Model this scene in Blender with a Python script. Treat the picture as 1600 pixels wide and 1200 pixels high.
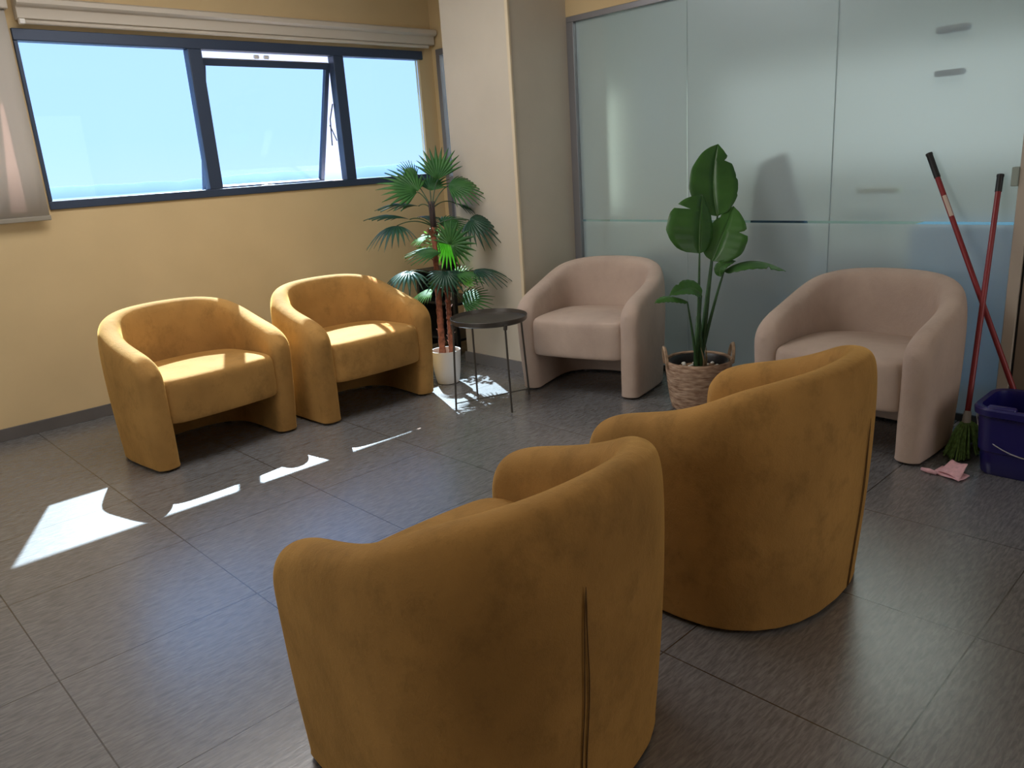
import bpy, math, random
from mathutils import Vector, Matrix
PI = math.pi
R = math.radians
scn = bpy.context.scene
for o in list(bpy.data.objects):
    bpy.data.objects.remove(o)

# ---------------------------------------------------------------- camera
CAM = Vector((-0.33984, -2.30442, 1.32312))
FW = Vector((0.65844818, 0.70129682, -0.27318267))
RT = Vector((0.71489637, -0.69626702, -0.06430728))
UP = Vector((0.23530657, 0.15295429, 0.9598103))
cd = bpy.data.cameras.new('camera')
cd.sensor_fit = 'HORIZONTAL'
cd.sensor_width = 36
cd.lens = 1219.6448 / 1600 * 36
cd.clip_start = 0.02
cd.clip_end = 20000
cam = bpy.data.objects.new('camera', cd)
scn.collection.objects.link(cam)
m = Matrix(((RT.x, UP.x, -FW.x), (RT.y, UP.y, -FW.y), (RT.z, UP.z, -FW.z))).to_4x4()
m.translation = CAM
cam.matrix_world = m
scn.camera = cam
scn.view_settings.view_transform = 'Standard'
scn.view_settings.look = 'None'
scn.view_settings.gamma = 1
scn.view_settings.use_curve_mapping = False
scn.view_settings.exposure = 0.0

# ---------------------------------------------------------------- world
SKY = 2.1
w = bpy.data.worlds.new('world')
scn.world = w
w.use_nodes = True
nt = w.node_tree
nt.nodes.clear()
out = nt.nodes.new('ShaderNodeOutputWorld')
bg = nt.nodes.new('ShaderNodeBackground')
tc = nt.nodes.new('ShaderNodeTexCoord')
sx = nt.nodes.new('ShaderNodeSeparateXYZ')
cr = nt.nodes.new('ShaderNodeValToRGB')
nt.links.new(tc.outputs['Generated'], sx.inputs[0])
nt.links.new(sx.outputs['Z'], cr.inputs[0])
nt.links.new(cr.outputs[0], bg.inputs[0])
nt.links.new(bg.outputs[0], out.inputs[0])
e = cr.color_ramp.elements
e[0].position = 0.0
e[0].color = (.55, .60, .80, 1)
e[1].position = 0.9
e[1].color = (.45, .68, 1.0, 1)
for p, c in ((.05, (.50, .58, .85, 1)), (.3, (.46, .54, .92, 1))):
    q = e.new(p)
    q.color = c
bg.inputs[1].default_value = SKY

# ---------------------------------------------------------------- sun
sd = bpy.data.lights.new('sun', 'SUN')
sd.energy = 34.0
sd.angle = R(0.53)
sd.color = (1.0, .86, .78)
sun = bpy.data.objects.new('sun', sd)
scn.collection.objects.link(sun)
sun.rotation_euler = Vector((-.477, -1.0, -1.02)).to_track_quat('-Z', 'Y').to_euler()


def area(name, loc, rot, sx_, sy_, power, col):
    d = bpy.data.lights.new(name, 'AREA')
    d.shape = 'RECTANGLE'
    d.size = sx_
    d.size_y = sy_
    d.energy = power
    d.color = col
    o = bpy.data.objects.new(name, d)
    scn.collection.objects.link(o)
    o.location = loc
    o.rotation_euler = rot
    return o


# unseen area lights added to brighten this room and the office behind the glass
area('ceiling_fill_light', (0.2, -1.8, 2.70), (0, 0, 0), 1.2, 1.2, 6, (1.0, .90, .78))
area('ceiling_fill_light', (1.3, 1.0, 2.70), (0, 0, 0), 1.8, 1.2, 42, (1.0, .96, .92))
area('side_fill_light', (-2.12, .3, 1.5), (0, R(-90), 0), 1.2, 2.6, 20, (.93, .97, 1.0))  # added fill from the left, no window seen there
area('rear_fill_light', (2.5, -4.3, 1.3), (R(90), 0, 0), 1.6, 2.0, 16, (.95, .97, 1.0))  # added fill from the rear, no doorway seen there
area('office_fill_light', (5.4, -.3, 2.62), (0, 0, 0), 1.0, 2.0, 36, (1.0, .98, .90))  # added overhead fill for the office
area('office_backlight', (7.4, .3, 1.55), (0, R(90), 0), 1.0, 4.2, 6.5, (.90, .97, 1.0))  # added for a bright band at mid height in the glass
area('office_backlight', (5.2, 2.36, 1.35), (R(-90), 0, 0), .5, 1.0, 3.0, (.90, 1.0, .84))  # window glimpsed as a greenish spot through the glass
area('office_backlight', (3.95, -3.0, .9), (R(82), 0, R(-14)), .5, 1.2, 42, (.45, .74, 1.0))  # added blue light for the lower right of the glass


# ---------------------------------------------------------------- materials
def newmat(name):
    mt = bpy.data.materials.new(name)
    mt.use_nodes = True
    n = mt.node_tree
    b = n.nodes['Principled BSDF']
    return mt, n, b


def mat(name, col, rough=.5, metal=0, spec=.5, var=0.0, vscale=8, bump=0, bscale=200, sheen=0, trans=0, coat=0):
    mt, n, b = newmat(name)
    b.inputs['Base Color'].default_value = (*col, 1)
    b.inputs['Roughness'].default_value = rough
    b.inputs['Metallic'].default_value = metal
    b.inputs['Specular IOR Level'].default_value = spec
    if sheen:
        b.inputs['Sheen Weight'].default_value = sheen
        b.inputs['Sheen Roughness'].default_value = .4
        b.inputs['Sheen Tint'].default_value = (*[min(1, c * 1.5 + .1) for c in col], 1)
    if coat:
        b.inputs['Coat Weight'].default_value = coat
    L = n.links
    t = n.nodes.new('ShaderNodeTexCoord')
    if var:
        ns = n.nodes.new('ShaderNodeTexNoise')
        ns.inputs['Scale'].default_value = vscale
        ns.inputs['Detail'].default_value = 5
        L.new(t.outputs['Object'], ns.inputs['Vector'])
        r = n.nodes.new('ShaderNodeValToRGB')
        r.color_ramp.elements[0].position = .3
        r.color_ramp.elements[1].position = .7
        r.color_ramp.elements[0].color = (*[c * (1 - var) for c in col], 1)
        r.color_ramp.elements[1].color = (*[min(1, c * (1 + var)) for c in col], 1)
        L.new(ns.outputs['Fac'], r.inputs[0])
        L.new(r.outputs[0], b.inputs['Base Color'])
    if bump:
        ns = n.nodes.new('ShaderNodeTexNoise')
        ns.inputs['Scale'].default_value = bscale
        ns.inputs['Detail'].default_value = 3
        L.new(t.outputs['Object'], ns.inputs['Vector'])
        bp = n.nodes.new('ShaderNodeBump')
        bp.inputs['Strength'].default_value = bump
        bp.inputs['Distance'].default_value = .004
        L.new(ns.outputs['Fac'], bp.inputs['Height'])
        L.new(bp.outputs[0], b.inputs['Normal'])
    return mt


def velvet(name, c1, c2, c3, sheen=.5, mott=.5, st=(.85, .52, .16)):
    """two scales of rubbed nap: big soft patches and small smudges"""
    mt, n, b = newmat(name)
    L = n.links
    t = n.nodes.new('ShaderNodeTexCoord')
    mp = n.nodes.new('ShaderNodeMapping')
    mp.inputs['Scale'].default_value = (1, 1, .8)
    oi = n.nodes.new('ShaderNodeObjectInfo')
    ad = n.nodes.new('ShaderNodeVectorMath')
    ad.operation = 'ADD'
    L.new(t.outputs['Object'], ad.inputs[0])
    L.new(oi.outputs['Location'], ad.inputs[1])
    L.new(ad.outputs[0], mp.inputs[0])
    a = n.nodes.new('ShaderNodeTexNoise')
    a.inputs['Scale'].default_value = 3.2
    a.inputs['Detail'].default_value = 4
    a.inputs['Roughness'].default_value = .55
    L.new(mp.outputs[0], a.inputs['Vector'])
    c = n.nodes.new('ShaderNodeTexNoise')
    c.inputs['Scale'].default_value = 11
    c.inputs['Detail'].default_value = 6
    c.inputs['Roughness'].default_value = .74
    L.new(mp.outputs[0], c.inputs['Vector'])
    ra = n.nodes.new('ShaderNodeValToRGB')
    ra.color_ramp.elements[0].position = .36
    ra.color_ramp.elements[1].position = .64
    ra.color_ramp.elements[0].color = (*c1, 1)
    ra.color_ramp.elements[1].color = (*c2, 1)
    L.new(a.outputs['Fac'], ra.inputs[0])
    rc = n.nodes.new('ShaderNodeValToRGB')
    rc.color_ramp.elements[0].position = .50
    rc.color_ramp.elements[1].position = .78
    rc.color_ramp.elements[0].color = (0, 0, 0, 1)
    rc.color_ramp.elements[1].color = (mott, mott, mott, 1)
    L.new(c.outputs['Fac'], rc.inputs[0])
    mx = n.nodes.new('ShaderNodeMix')
    mx.data_type = 'RGBA'
    L.new(rc.outputs[0], mx.inputs[0])
    L.new(ra.outputs[0], mx.inputs[6])
    mx.inputs[7].default_value = (*c3, 1)
    L.new(mx.outputs[2], b.inputs['Base Color'])
    b.inputs['Roughness'].default_value = .85
    b.inputs['Specular IOR Level'].default_value = .15
    b.inputs['Sheen Weight'].default_value = sheen
    b.inputs['Sheen Roughness'].default_value = .35
    b.inputs['Sheen Tint'].default_value = (*st, 1)
    f = n.nodes.new('ShaderNodeTexNoise')
    f.inputs['Scale'].default_value = 350
    L.new(t.outputs['Object'], f.inputs['Vector'])
    bp = n.nodes.new('ShaderNodeBump')
    bp.inputs['Strength'].default_value = .25
    bp.inputs['Distance'].default_value = .002
    L.new(f.outputs['Fac'], bp.inputs['Height'])
    bp2 = n.nodes.new('ShaderNodeBump')
    bp2.inputs['Strength'].default_value = .35
    bp2.inputs['Distance'].default_value = .012
    L.new(c.outputs['Fac'], bp2.inputs['Height'])
    L.new(bp.outputs[0], bp2.inputs['Normal'])
    L.new(bp2.outputs[0], b.inputs['Normal'])
    return mt


def leafmat(name, c1, c2, tr=.35, rough=.4, scale=9):
    mt, n, b = newmat(name)
    L = n.links
    t = n.nodes.new('ShaderNodeTexCoord')
    a = n.nodes.new('ShaderNodeTexNoise')
    a.inputs['Scale'].default_value = scale
    L.new(t.outputs['Object'], a.inputs['Vector'])
    ra = n.nodes.new('ShaderNodeValToRGB')
    ra.color_ramp.elements[0].position = .35
    ra.color_ramp.elements[1].position = .65
    ra.color_ramp.elements[0].color = (*c1, 1)
    ra.color_ramp.elements[1].color = (*c2, 1)
    L.new(a.outputs['Fac'], ra.inputs[0])
    L.new(ra.outputs[0], b.inputs['Base Color'])
    b.inputs['Roughness'].default_value = rough
    ts = n.nodes.new('ShaderNodeBsdfTranslucent')
    g = n.nodes.new('ShaderNodeMix')
    g.data_type = 'RGBA'
    g.blend_type = 'MULTIPLY'
    g.inputs[0].default_value = 1
    L.new(ra.outputs[0], g.inputs[6])
    g.inputs[7].default_value = (1.5, 1.9, 1.0, 1)
    L.new(g.outputs[2], ts.inputs[0])
    ms = n.nodes.new('ShaderNodeMixShader')
    ms.inputs[0].default_value = tr
    L.new(b.outputs[0], ms.inputs[1])
    L.new(ts.outputs[0], ms.inputs[2])
    L.new(ms.outputs[0], n.nodes['Material Output'].inputs[0])
    return mt


def glassmat(name, tint, refl=.08):
    mt, n, b = newmat(name)
    n.nodes.remove(b)
    L = n.links
    tr = n.nodes.new('ShaderNodeBsdfTransparent')
    tr.inputs[0].default_value = (*tint, 1)
    gl = n.nodes.new('ShaderNodeBsdfGlossy')
    gl.inputs['Roughness'].default_value = .02
    fr = n.nodes.new('ShaderNodeFresnel')
    fr.inputs[0].default_value = 1.3
    ms = n.nodes.new('ShaderNodeMixShader')
    L.new(fr.outputs[0], ms.inputs[0])
    L.new(tr.outputs[0], ms.inputs[1])
    L.new(gl.outputs[0], ms.inputs[2])
    L.new(ms.outputs[0], n.nodes['Material Output'].inputs[0])
    return mt


def floormat():
    mt, n, b = newmat('floor_tiles')
    L = n.links
    g = n.nodes.new('ShaderNodeNewGeometry')
    # streaks along X
    mp = n.nodes.new('ShaderNodeMapping')
    mp.inputs['Scale'].default_value = (14, 85, 1)
    L.new(g.outputs['Position'], mp.inputs[0])
    a = n.nodes.new('ShaderNodeTexNoise')
    a.inputs['Scale'].default_value = 1.4
    a.inputs['Detail'].default_value = 7
    a.inputs['Roughness'].default_value = .62
    a.inputs['Distortion'].default_value = .5
    L.new(mp.outputs[0], a.inputs['Vector'])
    ra = n.nodes.new('ShaderNodeValToRGB')
    cr = ra.color_ramp
    cr.elements[0].position = .38
    cr.elements[0].color = (.110, .110, .114, 1)
    cr.elements[1].position = .66
    cr.elements[1].color = (.205, .203, .208, 1)
    q = cr.elements.new(.5)
    q.color = (.150, .149, .154, 1)
    L.new(a.outputs['Fac'], ra.inputs[0])
    # grout lines on the 0.6 m grid
    sp = n.nodes.new('ShaderNodeSeparateXYZ')
    L.new(g.outputs['Position'], sp.inputs[0])

    def line(sock):
        m1 = n.nodes.new('ShaderNodeMath'); m1.operation = 'DIVIDE'
        L.new(sock, m1.inputs[0]); m1.inputs[1].default_value = .6
        m2 = n.nodes.new('ShaderNodeMath'); m2.operation = 'ADD'
        L.new(m1.outputs[0], m2.inputs[0]); m2.inputs[1].default_value = 20.5
        m3 = n.nodes.new('ShaderNodeMath'); m3.operation = 'FRACT'
        L.new(m2.outputs[0], m3.inputs[0])
        m4 = n.nodes.new('ShaderNodeMath'); m4.operation = 'SUBTRACT'
        L.new(m3.outputs[0], m4.inputs[0]); m4.inputs[1].default_value = .5
        m5 = n.nodes.new('ShaderNodeMath'); m5.operation = 'ABSOLUTE'
        L.new(m4.outputs[0], m5.inputs[0])
        m6 = n.nodes.new('ShaderNodeMath'); m6.operation = 'LESS_THAN'
        L.new(m5.outputs[0], m6.inputs[0]); m6.inputs[1].default_value = .0033
        return m6.outputs[0]
    mx_ = n.nodes.new('ShaderNodeMath'); mx_.operation = 'MAXIMUM'
    L.new(line(sp.outputs['X']), mx_.inputs[0])
    L.new(line(sp.outputs['Y']), mx_.inputs[1])
    mx = n.nodes.new('ShaderNodeMix')
    mx.data_type = 'RGBA'
    L.new(mx_.outputs[0], mx.inputs[0])
    L.new(ra.outputs[0], mx.inputs[6])
    mx.inputs[7].default_value = (.018, .018, .018, 1)
    L.new(mx.outputs[2], b.inputs['Base Color'])
    b.inputs['Roughness'].default_value = .26
    b.inputs['Specular IOR Level'].default_value = .5
    b.inputs['IOR'].default_value = 2.5
    bp = n.nodes.new('ShaderNodeBump')
    bp.inputs['Strength'].default_value = .12
    bp.inputs['Distance'].default_value = .003
    L.new(a.outputs['Fac'], bp.inputs['Height'])
    L.new(bp.outputs[0], b.inputs['Normal'])
    return mt


def frosted():
    mt, n, b = newmat('frosted_glass')
    n.nodes.remove(b)
    L = n.links
    g = n.nodes.new('ShaderNodeNewGeometry')
    sp = n.nodes.new('ShaderNodeSeparateXYZ')
    L.new(g.outputs['Position'], sp.inputs[0])
    m1 = n.nodes.new('ShaderNodeMath'); m1.operation = 'SUBTRACT'
    L.new(sp.outputs['Z'], m1.inputs[0]); m1.inputs[1].default_value = .925
    m2 = n.nodes.new('ShaderNodeMath'); m2.operation = 'ABSOLUTE'
    L.new(m1.outputs[0], m2.inputs[0])
    m3 = n.nodes.new('ShaderNodeMath'); m3.operation = 'LESS_THAN'
    L.new(m2.outputs[0], m3.inputs[0]); m3.inputs[1].default_value = .0065
    rf = n.nodes.new('ShaderNodeBsdfRefraction')
    rf.inputs['Color'].default_value = (.88, .93, .92, 1)
    rf.inputs['IOR'].default_value = 1.18
    rf.inputs['Roughness'].default_value = .42
    ts = n.nodes.new('ShaderNodeBsdfTranslucent')
    ts.inputs[0].default_value = (.80, .83, .80, 1)
    df = n.nodes.new('ShaderNodeBsdfDiffuse')
    df.inputs[0].default_value = (.50, .54, .53, 1)
    gl = n.nodes.new('ShaderNodeBsdfGlossy')
    gl.inputs['Roughness'].default_value = .33
    gl.inputs['Color'].default_value = (.8, .9, 1, 1)
    a = n.nodes.new('ShaderNodeMixShader'); a.inputs[0].default_value = .20
    L.new(rf.outputs[0], a.inputs[1]); L.new(ts.outputs[0], a.inputs[2])
    c = n.nodes.new('ShaderNodeMixShader'); c.inputs[0].default_value = .22
    L.new(a.outputs[0], c.inputs[1]); L.new(df.outputs[0], c.inputs[2])
    d = n.nodes.new('ShaderNodeMixShader'); d.inputs[0].default_value = .07
    L.new(c.outputs[0], d.inputs[1]); L.new(gl.outputs[0], d.inputs[2])
    tr = n.nodes.new('ShaderNodeBsdfTransparent')
    tr.inputs[0].default_value = (.8, .9, .88, 1)
    f = n.nodes.new('ShaderNodeMixShader')
    L.new(m3.outputs[0], f.inputs[0])
    L.new(d.outputs[0], f.inputs[1]); L.new(tr.outputs[0], f.inputs[2])
    L.new(f.outputs[0], n.nodes['Material Output'].inputs[0])
    return mt


def fabric_blind():
    mt, n, b = newmat('blind_fabric')
    L = n.links
    b.inputs['Base Color'].default_value = (.62, .58, .52, 1)
    b.inputs['Roughness'].default_value = .9
    ts = n.nodes.new('ShaderNodeBsdfTranslucent')
    ts.inputs[0].default_value = (.75, .62, .60, 1)
    ms = n.nodes.new('ShaderNodeMixShader')
    ms.inputs[0].default_value = .22
    L.new(b.outputs[0], ms.inputs[1]); L.new(ts.outputs[0], ms.inputs[2])
    L.new(ms.outputs[0], n.nodes['Material Output'].inputs[0])
    return mt


def basketmat():
    mt, n, b = newmat('woven_seagrass')
    L = n.links
    t = n.nodes.new('ShaderNodeTexCoord')
    mp = n.nodes.new('ShaderNodeMapping')
    mp.inputs['Scale'].default_value = (14, 14, 70)
    L.new(t.outputs['Object'], mp.inputs[0])
    a = n.nodes.new('ShaderNodeTexNoise')
    a.inputs['Scale'].default_value = 1.3
    a.inputs['Detail'].default_value = 5
    L.new(mp.outputs[0], a.inputs['Vector'])
    ra = n.nodes.new('ShaderNodeValToRGB')
    ra.color_ramp.elements[0].position = .3
    ra.color_ramp.elements[1].position = .72
    ra.color_ramp.elements[0].color = (.20, .105, .06, 1)
    ra.color_ramp.elements[1].color = (.56, .40, .28, 1)
    L.new(a.outputs['Fac'], ra.inputs[0])
    L.new(ra.outputs[0], b.inputs['Base Color'])
    b.inputs['Roughness'].default_value = .8
    bp = n.nodes.new('ShaderNodeBump')
    bp.inputs['Strength'].default_value = .6
    bp.inputs['Distance'].default_value = .006
    L.new(a.outputs['Fac'], bp.inputs['Height'])
    L.new(bp.outputs[0], b.inputs['Normal'])
    return mt


M = dict(
    wall=mat('cream_yellow_wall', (.66, .50, .28), .75, spec=.25, var=.04, vscale=3, bump=.05, bscale=120),
    pillar=mat('beige_paint', (.55, .49, .40), .75, spec=.25, var=.04, vscale=3, bump=.05, bscale=120),
    ceil=mat('ceiling_paint', (.75, .70, .60), .9),
    floor=floormat(),
    skirt=mat('grey_skirting', (.115, .105, .10), .45, var=.1),
    frame=mat('dark_blue_grey_aluminium', (.038, .058, .105), .42, metal=.2),  # dark tone made bluer and lighter to carry the window glare
    alu=mat('satin_aluminium', (.30, .30, .32), .4, metal=.6),
    pane=glassmat('blue_tinted_glass', (.72, .87, .97)),
    clear=glassmat('clear_glass', (.80, .88, .95)),
    frost=frosted(),
    blind=fabric_blind(),
    cassette=mat('cream_blind_casing', (.58, .52, .44), .5),
    mustard=velvet('mustard_velvet', (.32, .172, .052), (.46, .250, .076), (.15, .085, .028), .85, .6),
    beige=velvet('beige_velvet', (.46, .355, .295), (.56, .44, .365), (.40, .30, .245), .3, .3, (.8, .65, .55)),
    seam=mat('seam_thread', (.13, .065, .018), .9),
    seamb=mat('beige_seam_thread', (.22, .17, .14), .9),
    black=mat('black_plastic', (.012, .012, .013), .45),
    tblmetal=mat('dark_bronze_metal', (.085, .076, .066), .34, metal=.5),
    white=mat('white_glazed_pot', (.80, .77, .73), .35, coat=.3),
    soil=mat('soil', (.22, .12, .06), .95, var=.5, vscale=60, bump=.8, bscale=90),
    trunk=mat('fibrous_palm_trunk', (.25, .085, .045), .9, var=.45, vscale=40, bump=.9, bscale=80),
    fibre=mat('trunk_fibre_bract', (.20, .075, .04), .95, var=.4, vscale=30),
    palm=leafmat('palm_frond_green', (.05, .17, .05), (.085, .25, .07), .38, .42),
    palmd=leafmat('palm_frond_dark', (.018, .062, .042), (.032, .10, .055), .22, .34),
    lime=leafmat('sunlit_lime_leaf', (.13, .30, .07), (.22, .40, .12), .42, .45),  # sunlit look of these fronds and leaves put into the colour
    petiole=mat('frond_stalk', (.035, .075, .025), .5),
    strel=leafmat('paddle_leaf', (.040, .125, .026), (.065, .19, .036), .26, .38, 6),
    strelm=mat('paddle_midrib', (.07, .16, .045), .5),
    stalk=mat('paddle_stalk', (.028, .085, .025), .5, var=.3, vscale=20),
    dry=mat('dry_sheath', (.22, .16, .09), .9, var=.3),
    basket=basketmat(),
    handle=mat('basket_handle', (.42, .29, .19), .8, var=.3, vscale=60, bump=.6, bscale=120),
    pebble=mat('white_pebble', (.70, .66, .60), .6, var=.1),
    red=mat('red_painted_tube', (.24, .012, .018), .4, coat=.2),
    socket=mat('pale_grey_socket', (.50, .49, .47), .5),
    mop=mat('green_cotton_strand', (.13, .24, .065), .95, var=.45, vscale=60, bump=.6, bscale=300),
    bucket=mat('navy_plastic', (.012, .010, .13), .28, spec=.6),
    bucketd=mat('navy_plastic_lower', (.010, .009, .075), .35),
    wire=mat('galvanised_wire', (.55, .56, .58), .3, metal=.9),
    pink=mat('pink_cloth', (.72, .42, .46), .85, var=.14, vscale=40, bump=.5, bscale=60),
    paper=mat('paper_label', (.62, .50, .42), .7),
    door=mat('brown_laminate_door', (.22, .165, .12), .5, var=.12, vscale=5),
    jamb=mat('taupe_door_jamb', (.50, .43, .35), .5),
    hill=mat('hazy_blue_hill', (.17, .23, .36), 1, spec=0, var=.08, vscale=.002),
    land=mat('hazy_plain', (.17, .21, .25), 1, spec=0),
    office=mat('office_wall', (.62, .66, .60), .9),
    officed=mat('dark_office_item', (.05, .07, .10), .7),
    olive=mat('olive_office_item', (.35, .32, .14), .7),
    parapet=mat('pale_parapet', (.55, .53, .55), .9, var=.08, vscale=2),
)


# ---------------------------------------------------------------- mesh helpers
class MB:
    def __init__(self):
        self.v = []
        self.f = []

    def add(self, vs, fs):
        o = len(self.v)
        self.v += [tuple(p) for p in vs]
        self.f += [tuple(i + o for i in f) for f in fs]

    def box(self, x0, x1, y0, y1, z0, z1):
        vs = [(x, y, z) for z in (z0, z1) for y in (y0, y1) for x in (x0, x1)]
        self.add(vs, [(0, 2, 3, 1), (4, 5, 7, 6), (0, 1, 5, 4), (2, 6, 7, 3), (0, 4, 6, 2), (1, 3, 7, 5)])

    def tube(self, pts, r, n=10, cap=True):
        pts = [Vector(p) for p in pts]
        rs = r if isinstance(r, (list, tuple)) else [r] * len(pts)
        t0 = (pts[1] - pts[0]).normalized()
        a = Vector((0, 0, 1)) if abs(t0.z) < .9 else Vector((1, 0, 0))
        nrm = t0.cross(a).normalized()
        vs, fs = [], []
        for i, p in enumerate(pts):
            if i == 0: t = pts[1] - pts[0]
            elif i == len(pts) - 1: t = pts[-1] - pts[-2]
            else: t = pts[i + 1] - pts[i - 1]
            t.normalize()
            nrm = (nrm - t * nrm.dot(t)).normalized()
            b = t.cross(nrm)
            for k in range(n):
                q = 2 * PI * k / n
                vs.append(p + (nrm * math.cos(q) + b * math.sin(q)) * rs[i])
        for i in range(len(pts) - 1):
            for k in range(n):
                a_, b_ = i * n + k, i * n + (k + 1) % n
                fs.append((a_, b_, b_ + n, a_ + n))
        if cap:
            fs.append(tuple(range(n - 1, -1, -1)))
            fs.append(tuple((len(pts) - 1) * n + k for k in range(n)))
        self.add(vs, fs)

    def lathe(self, prof, n=40, c=(0, 0), capb=True, capt=False):
        vs, fs = [], []
        for r_, z in prof:
            for k in range(n):
                q = 2 * PI * k / n
                vs.append((c[0] + r_ * math.cos(q), c[1] + r_ * math.sin(q), z))
        for i in range(len(prof) - 1):
            for k in range(n):
                a_, b_ = i * n + k, i * n + (k + 1) % n
                fs.append((a_, b_, b_ + n, a_ + n))
        if capb: fs.append(tuple(range(n - 1, -1, -1)))
        if capt: fs.append(tuple((len(prof) - 1) * n + k for k in range(n)))
        self.add(vs, fs)

    def build(self, name, m_, parent=None, smooth=False, bevel=0, sub=0, solid=0, creases=None):
        me = bpy.data.meshes.new(name)
        me.from_pydata(self.v, [], self.f)
        me.materials.append(m_)
        me.update()
        o = bpy.data.objects.new(name, me)
        scn.collection.objects.link(o)
        if parent: o.parent = parent
        if smooth or sub:
            me.polygons.foreach_set('use_smooth', [True] * len(me.polygons))
        if smooth == 'auto':
            me.set_sharp_from_angle(angle=R(38))
        if solid:
            s = o.modifiers.new('solid', 'SOLIDIFY'); s.thickness = solid; s.offset = 0
        if bevel:
            b = o.modifiers.new('bevel', 'BEVEL'); b.width = bevel; b.segments = 3
            b.limit_method = 'ANGLE'; b.angle_limit = R(40)
            me.polygons.foreach_set('use_smooth', [True] * len(me.polygons))
            me.set_sharp_from_angle(angle=R(60))
        if sub:
            s = o.modifiers.new('sub', 'SUBSURF'); s.levels = sub; s.render_levels = sub
        return o


def tag(o, label=None, cat=None, group=None, kind=None):
    if label: o['label'] = label
    if cat: o['category'] = cat
    if group: o['group'] = group
    if kind: o['kind'] = kind
    return o


def empty(name, loc=(0, 0, 0), rz=0, **k):
    o = bpy.data.objects.new(name, None)
    o.empty_display_size = .1
    scn.collection.objects.link(o)
    o.location = loc
    o.rotation_euler = (0, 0, rz)
    return tag(o, **k)


def struct(o):
    o['kind'] = 'structure'
    return o


def bz(p0, p1, p2, n=10):
    p0, p1, p2 = Vector(p0), Vector(p1), Vector(p2)
    return [p0 * (1 - t) ** 2 + p1 * 2 * t * (1 - t) + p2 * t * t for t in [i / n for i in range(n + 1)]]


# ---------------------------------------------------------------- room shell
XW, YW, ZC = 3.76, 2.71, 2.75      # end wall, window wall, ceiling
XG = 3.62                          # glazed partition
XL, YB = -2.2, -4.4
b = MB(); b.box(XL - .1, 7.6, YB - .1, YW + .32, -.12, 0); struct(b.build('floor', M['floor']))
b = MB(); b.box(XL - .1, XW + .2, YB - .1, YW + .32, ZC, ZC + .12); struct(b.build('ceiling', M['ceil']))

# window wall with two openings, 0.32 m thick
W1 = (.918, 3.625, 1.23, 2.17)
W2 = (-.42, .868, 1.23, 2.17)
b = MB()
y0, y1 = YW, YW + .32
b.box(XL, XW + .03, y0, y1, 0, 1.23)
b.box(XL, XW + .03, y0, y1, 2.17, ZC)
b.box(XL, W2[0], y0, y1, 1.23, 2.17)
b.box(W2[1], W1[0], y0, y0 + .05, 1.23, 2.17)
b.box(W1[1], XW + .03, y0, y0 + .05, 1.23, 2.17)
struct(b.build('wall_window', M['wall']))

# end wall x = 3.76 with tall narrow window
b = MB()
b.box(XW, XW + .03, 1.78, YW, 0, .85)
b.box(XW, XW + .03, 1.78, YW, 2.18, ZC)
b.box(XW, XW + .03, 2.655, YW, .85, 2.18)
b.box(XW, XW + .03, 1.78, 1.95, .85, 2.18)
struct(b.build('wall_end', M['wall']))

# pillar
b = MB()
c_ = .012
pv = [(3.09 + c_, 1.18), (3.09, 1.18 + c_), (3.09, 1.78), (3.96, 1.78), (3.96, 1.18)]
vs = [(x, y, z) for z in (0, ZC) for x, y in pv]
n_ = len(pv)
b.add(vs, [tuple(range(n_)), tuple(range(2 * n_ - 1, n_ - 1, -1))] + [(i, i + n_, (i + 1) % n_ + n_, (i + 1) % n_) for i in range(n_)])
struct(b.build('wall_pillar', M['pillar']))
# corner bead
b = MB(); b.box(3.082, 3.098, 1.172, 1.196, .07, ZC)
struct(b.build('trim_1', mat('cream_corner_bead', (.66, .55, .38), .6), bevel=.003))

# partition wall above and right of the glass
b = MB()
b.box(XG - .03, XG + .07, YB, 1.18, 2.155, ZC)
b.box(XG - .03, XG + .07, YB, -2.35, 0, 2.155)
struct(b.build('wall_partition', M['wall']))
b = MB(); b.box(XL - .1, XL, YB, YW, 0, ZC); struct(b.build('wall_left', M['wall']))
b = MB(); b.box(XL - .1, XG, YB - .1, YB, 0, ZC); struct(b.build('wall_rear', M['wall']))

# skirting
b = MB(); b.box(XL, XW, YW - .012, YW, 0, .07); struct(b.build('baseboard_window', M['skirt'], bevel=.002))
b = MB(); b.box(3.078, 3.09, 1.168, 1.792, 0, .07); b.box(3.09, XG - .03, 1.168, 1.18, 0, .07)
struct(b.build('baseboard_pillar', mat('pillar_skirting', (.17, .16, .16), .45)))
b = MB(); b.box(XW - .012, XW, 1.792, YW - .012, 0, .07); struct(b.build('baseboard_end', M['skirt']))

# office behind the frosted glass
b = MB(); b.box(3.70, 7.5, -3.4, 2.4, 0, .012)
struct(b.build('floor_office', mat('dark_office_carpet', (.045, .05, .06), .9)))
b = MB()
b.box(3.96, 7.6, 2.4, 2.5, 0, 2.7)
b.box(7.5, 7.6, -3.4, 2.4, 0, 2.7)
b.box(3.69, 7.6, -3.5, -3.4, 0, 2.7)
b.box(3.86, 7.6, -3.4, 2.4, 2.7, 2.8)
b.box(3.86, 3.96, 1.78, 2.4, 0, .85)
struct(b.build('wall_office', M['office']))


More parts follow.
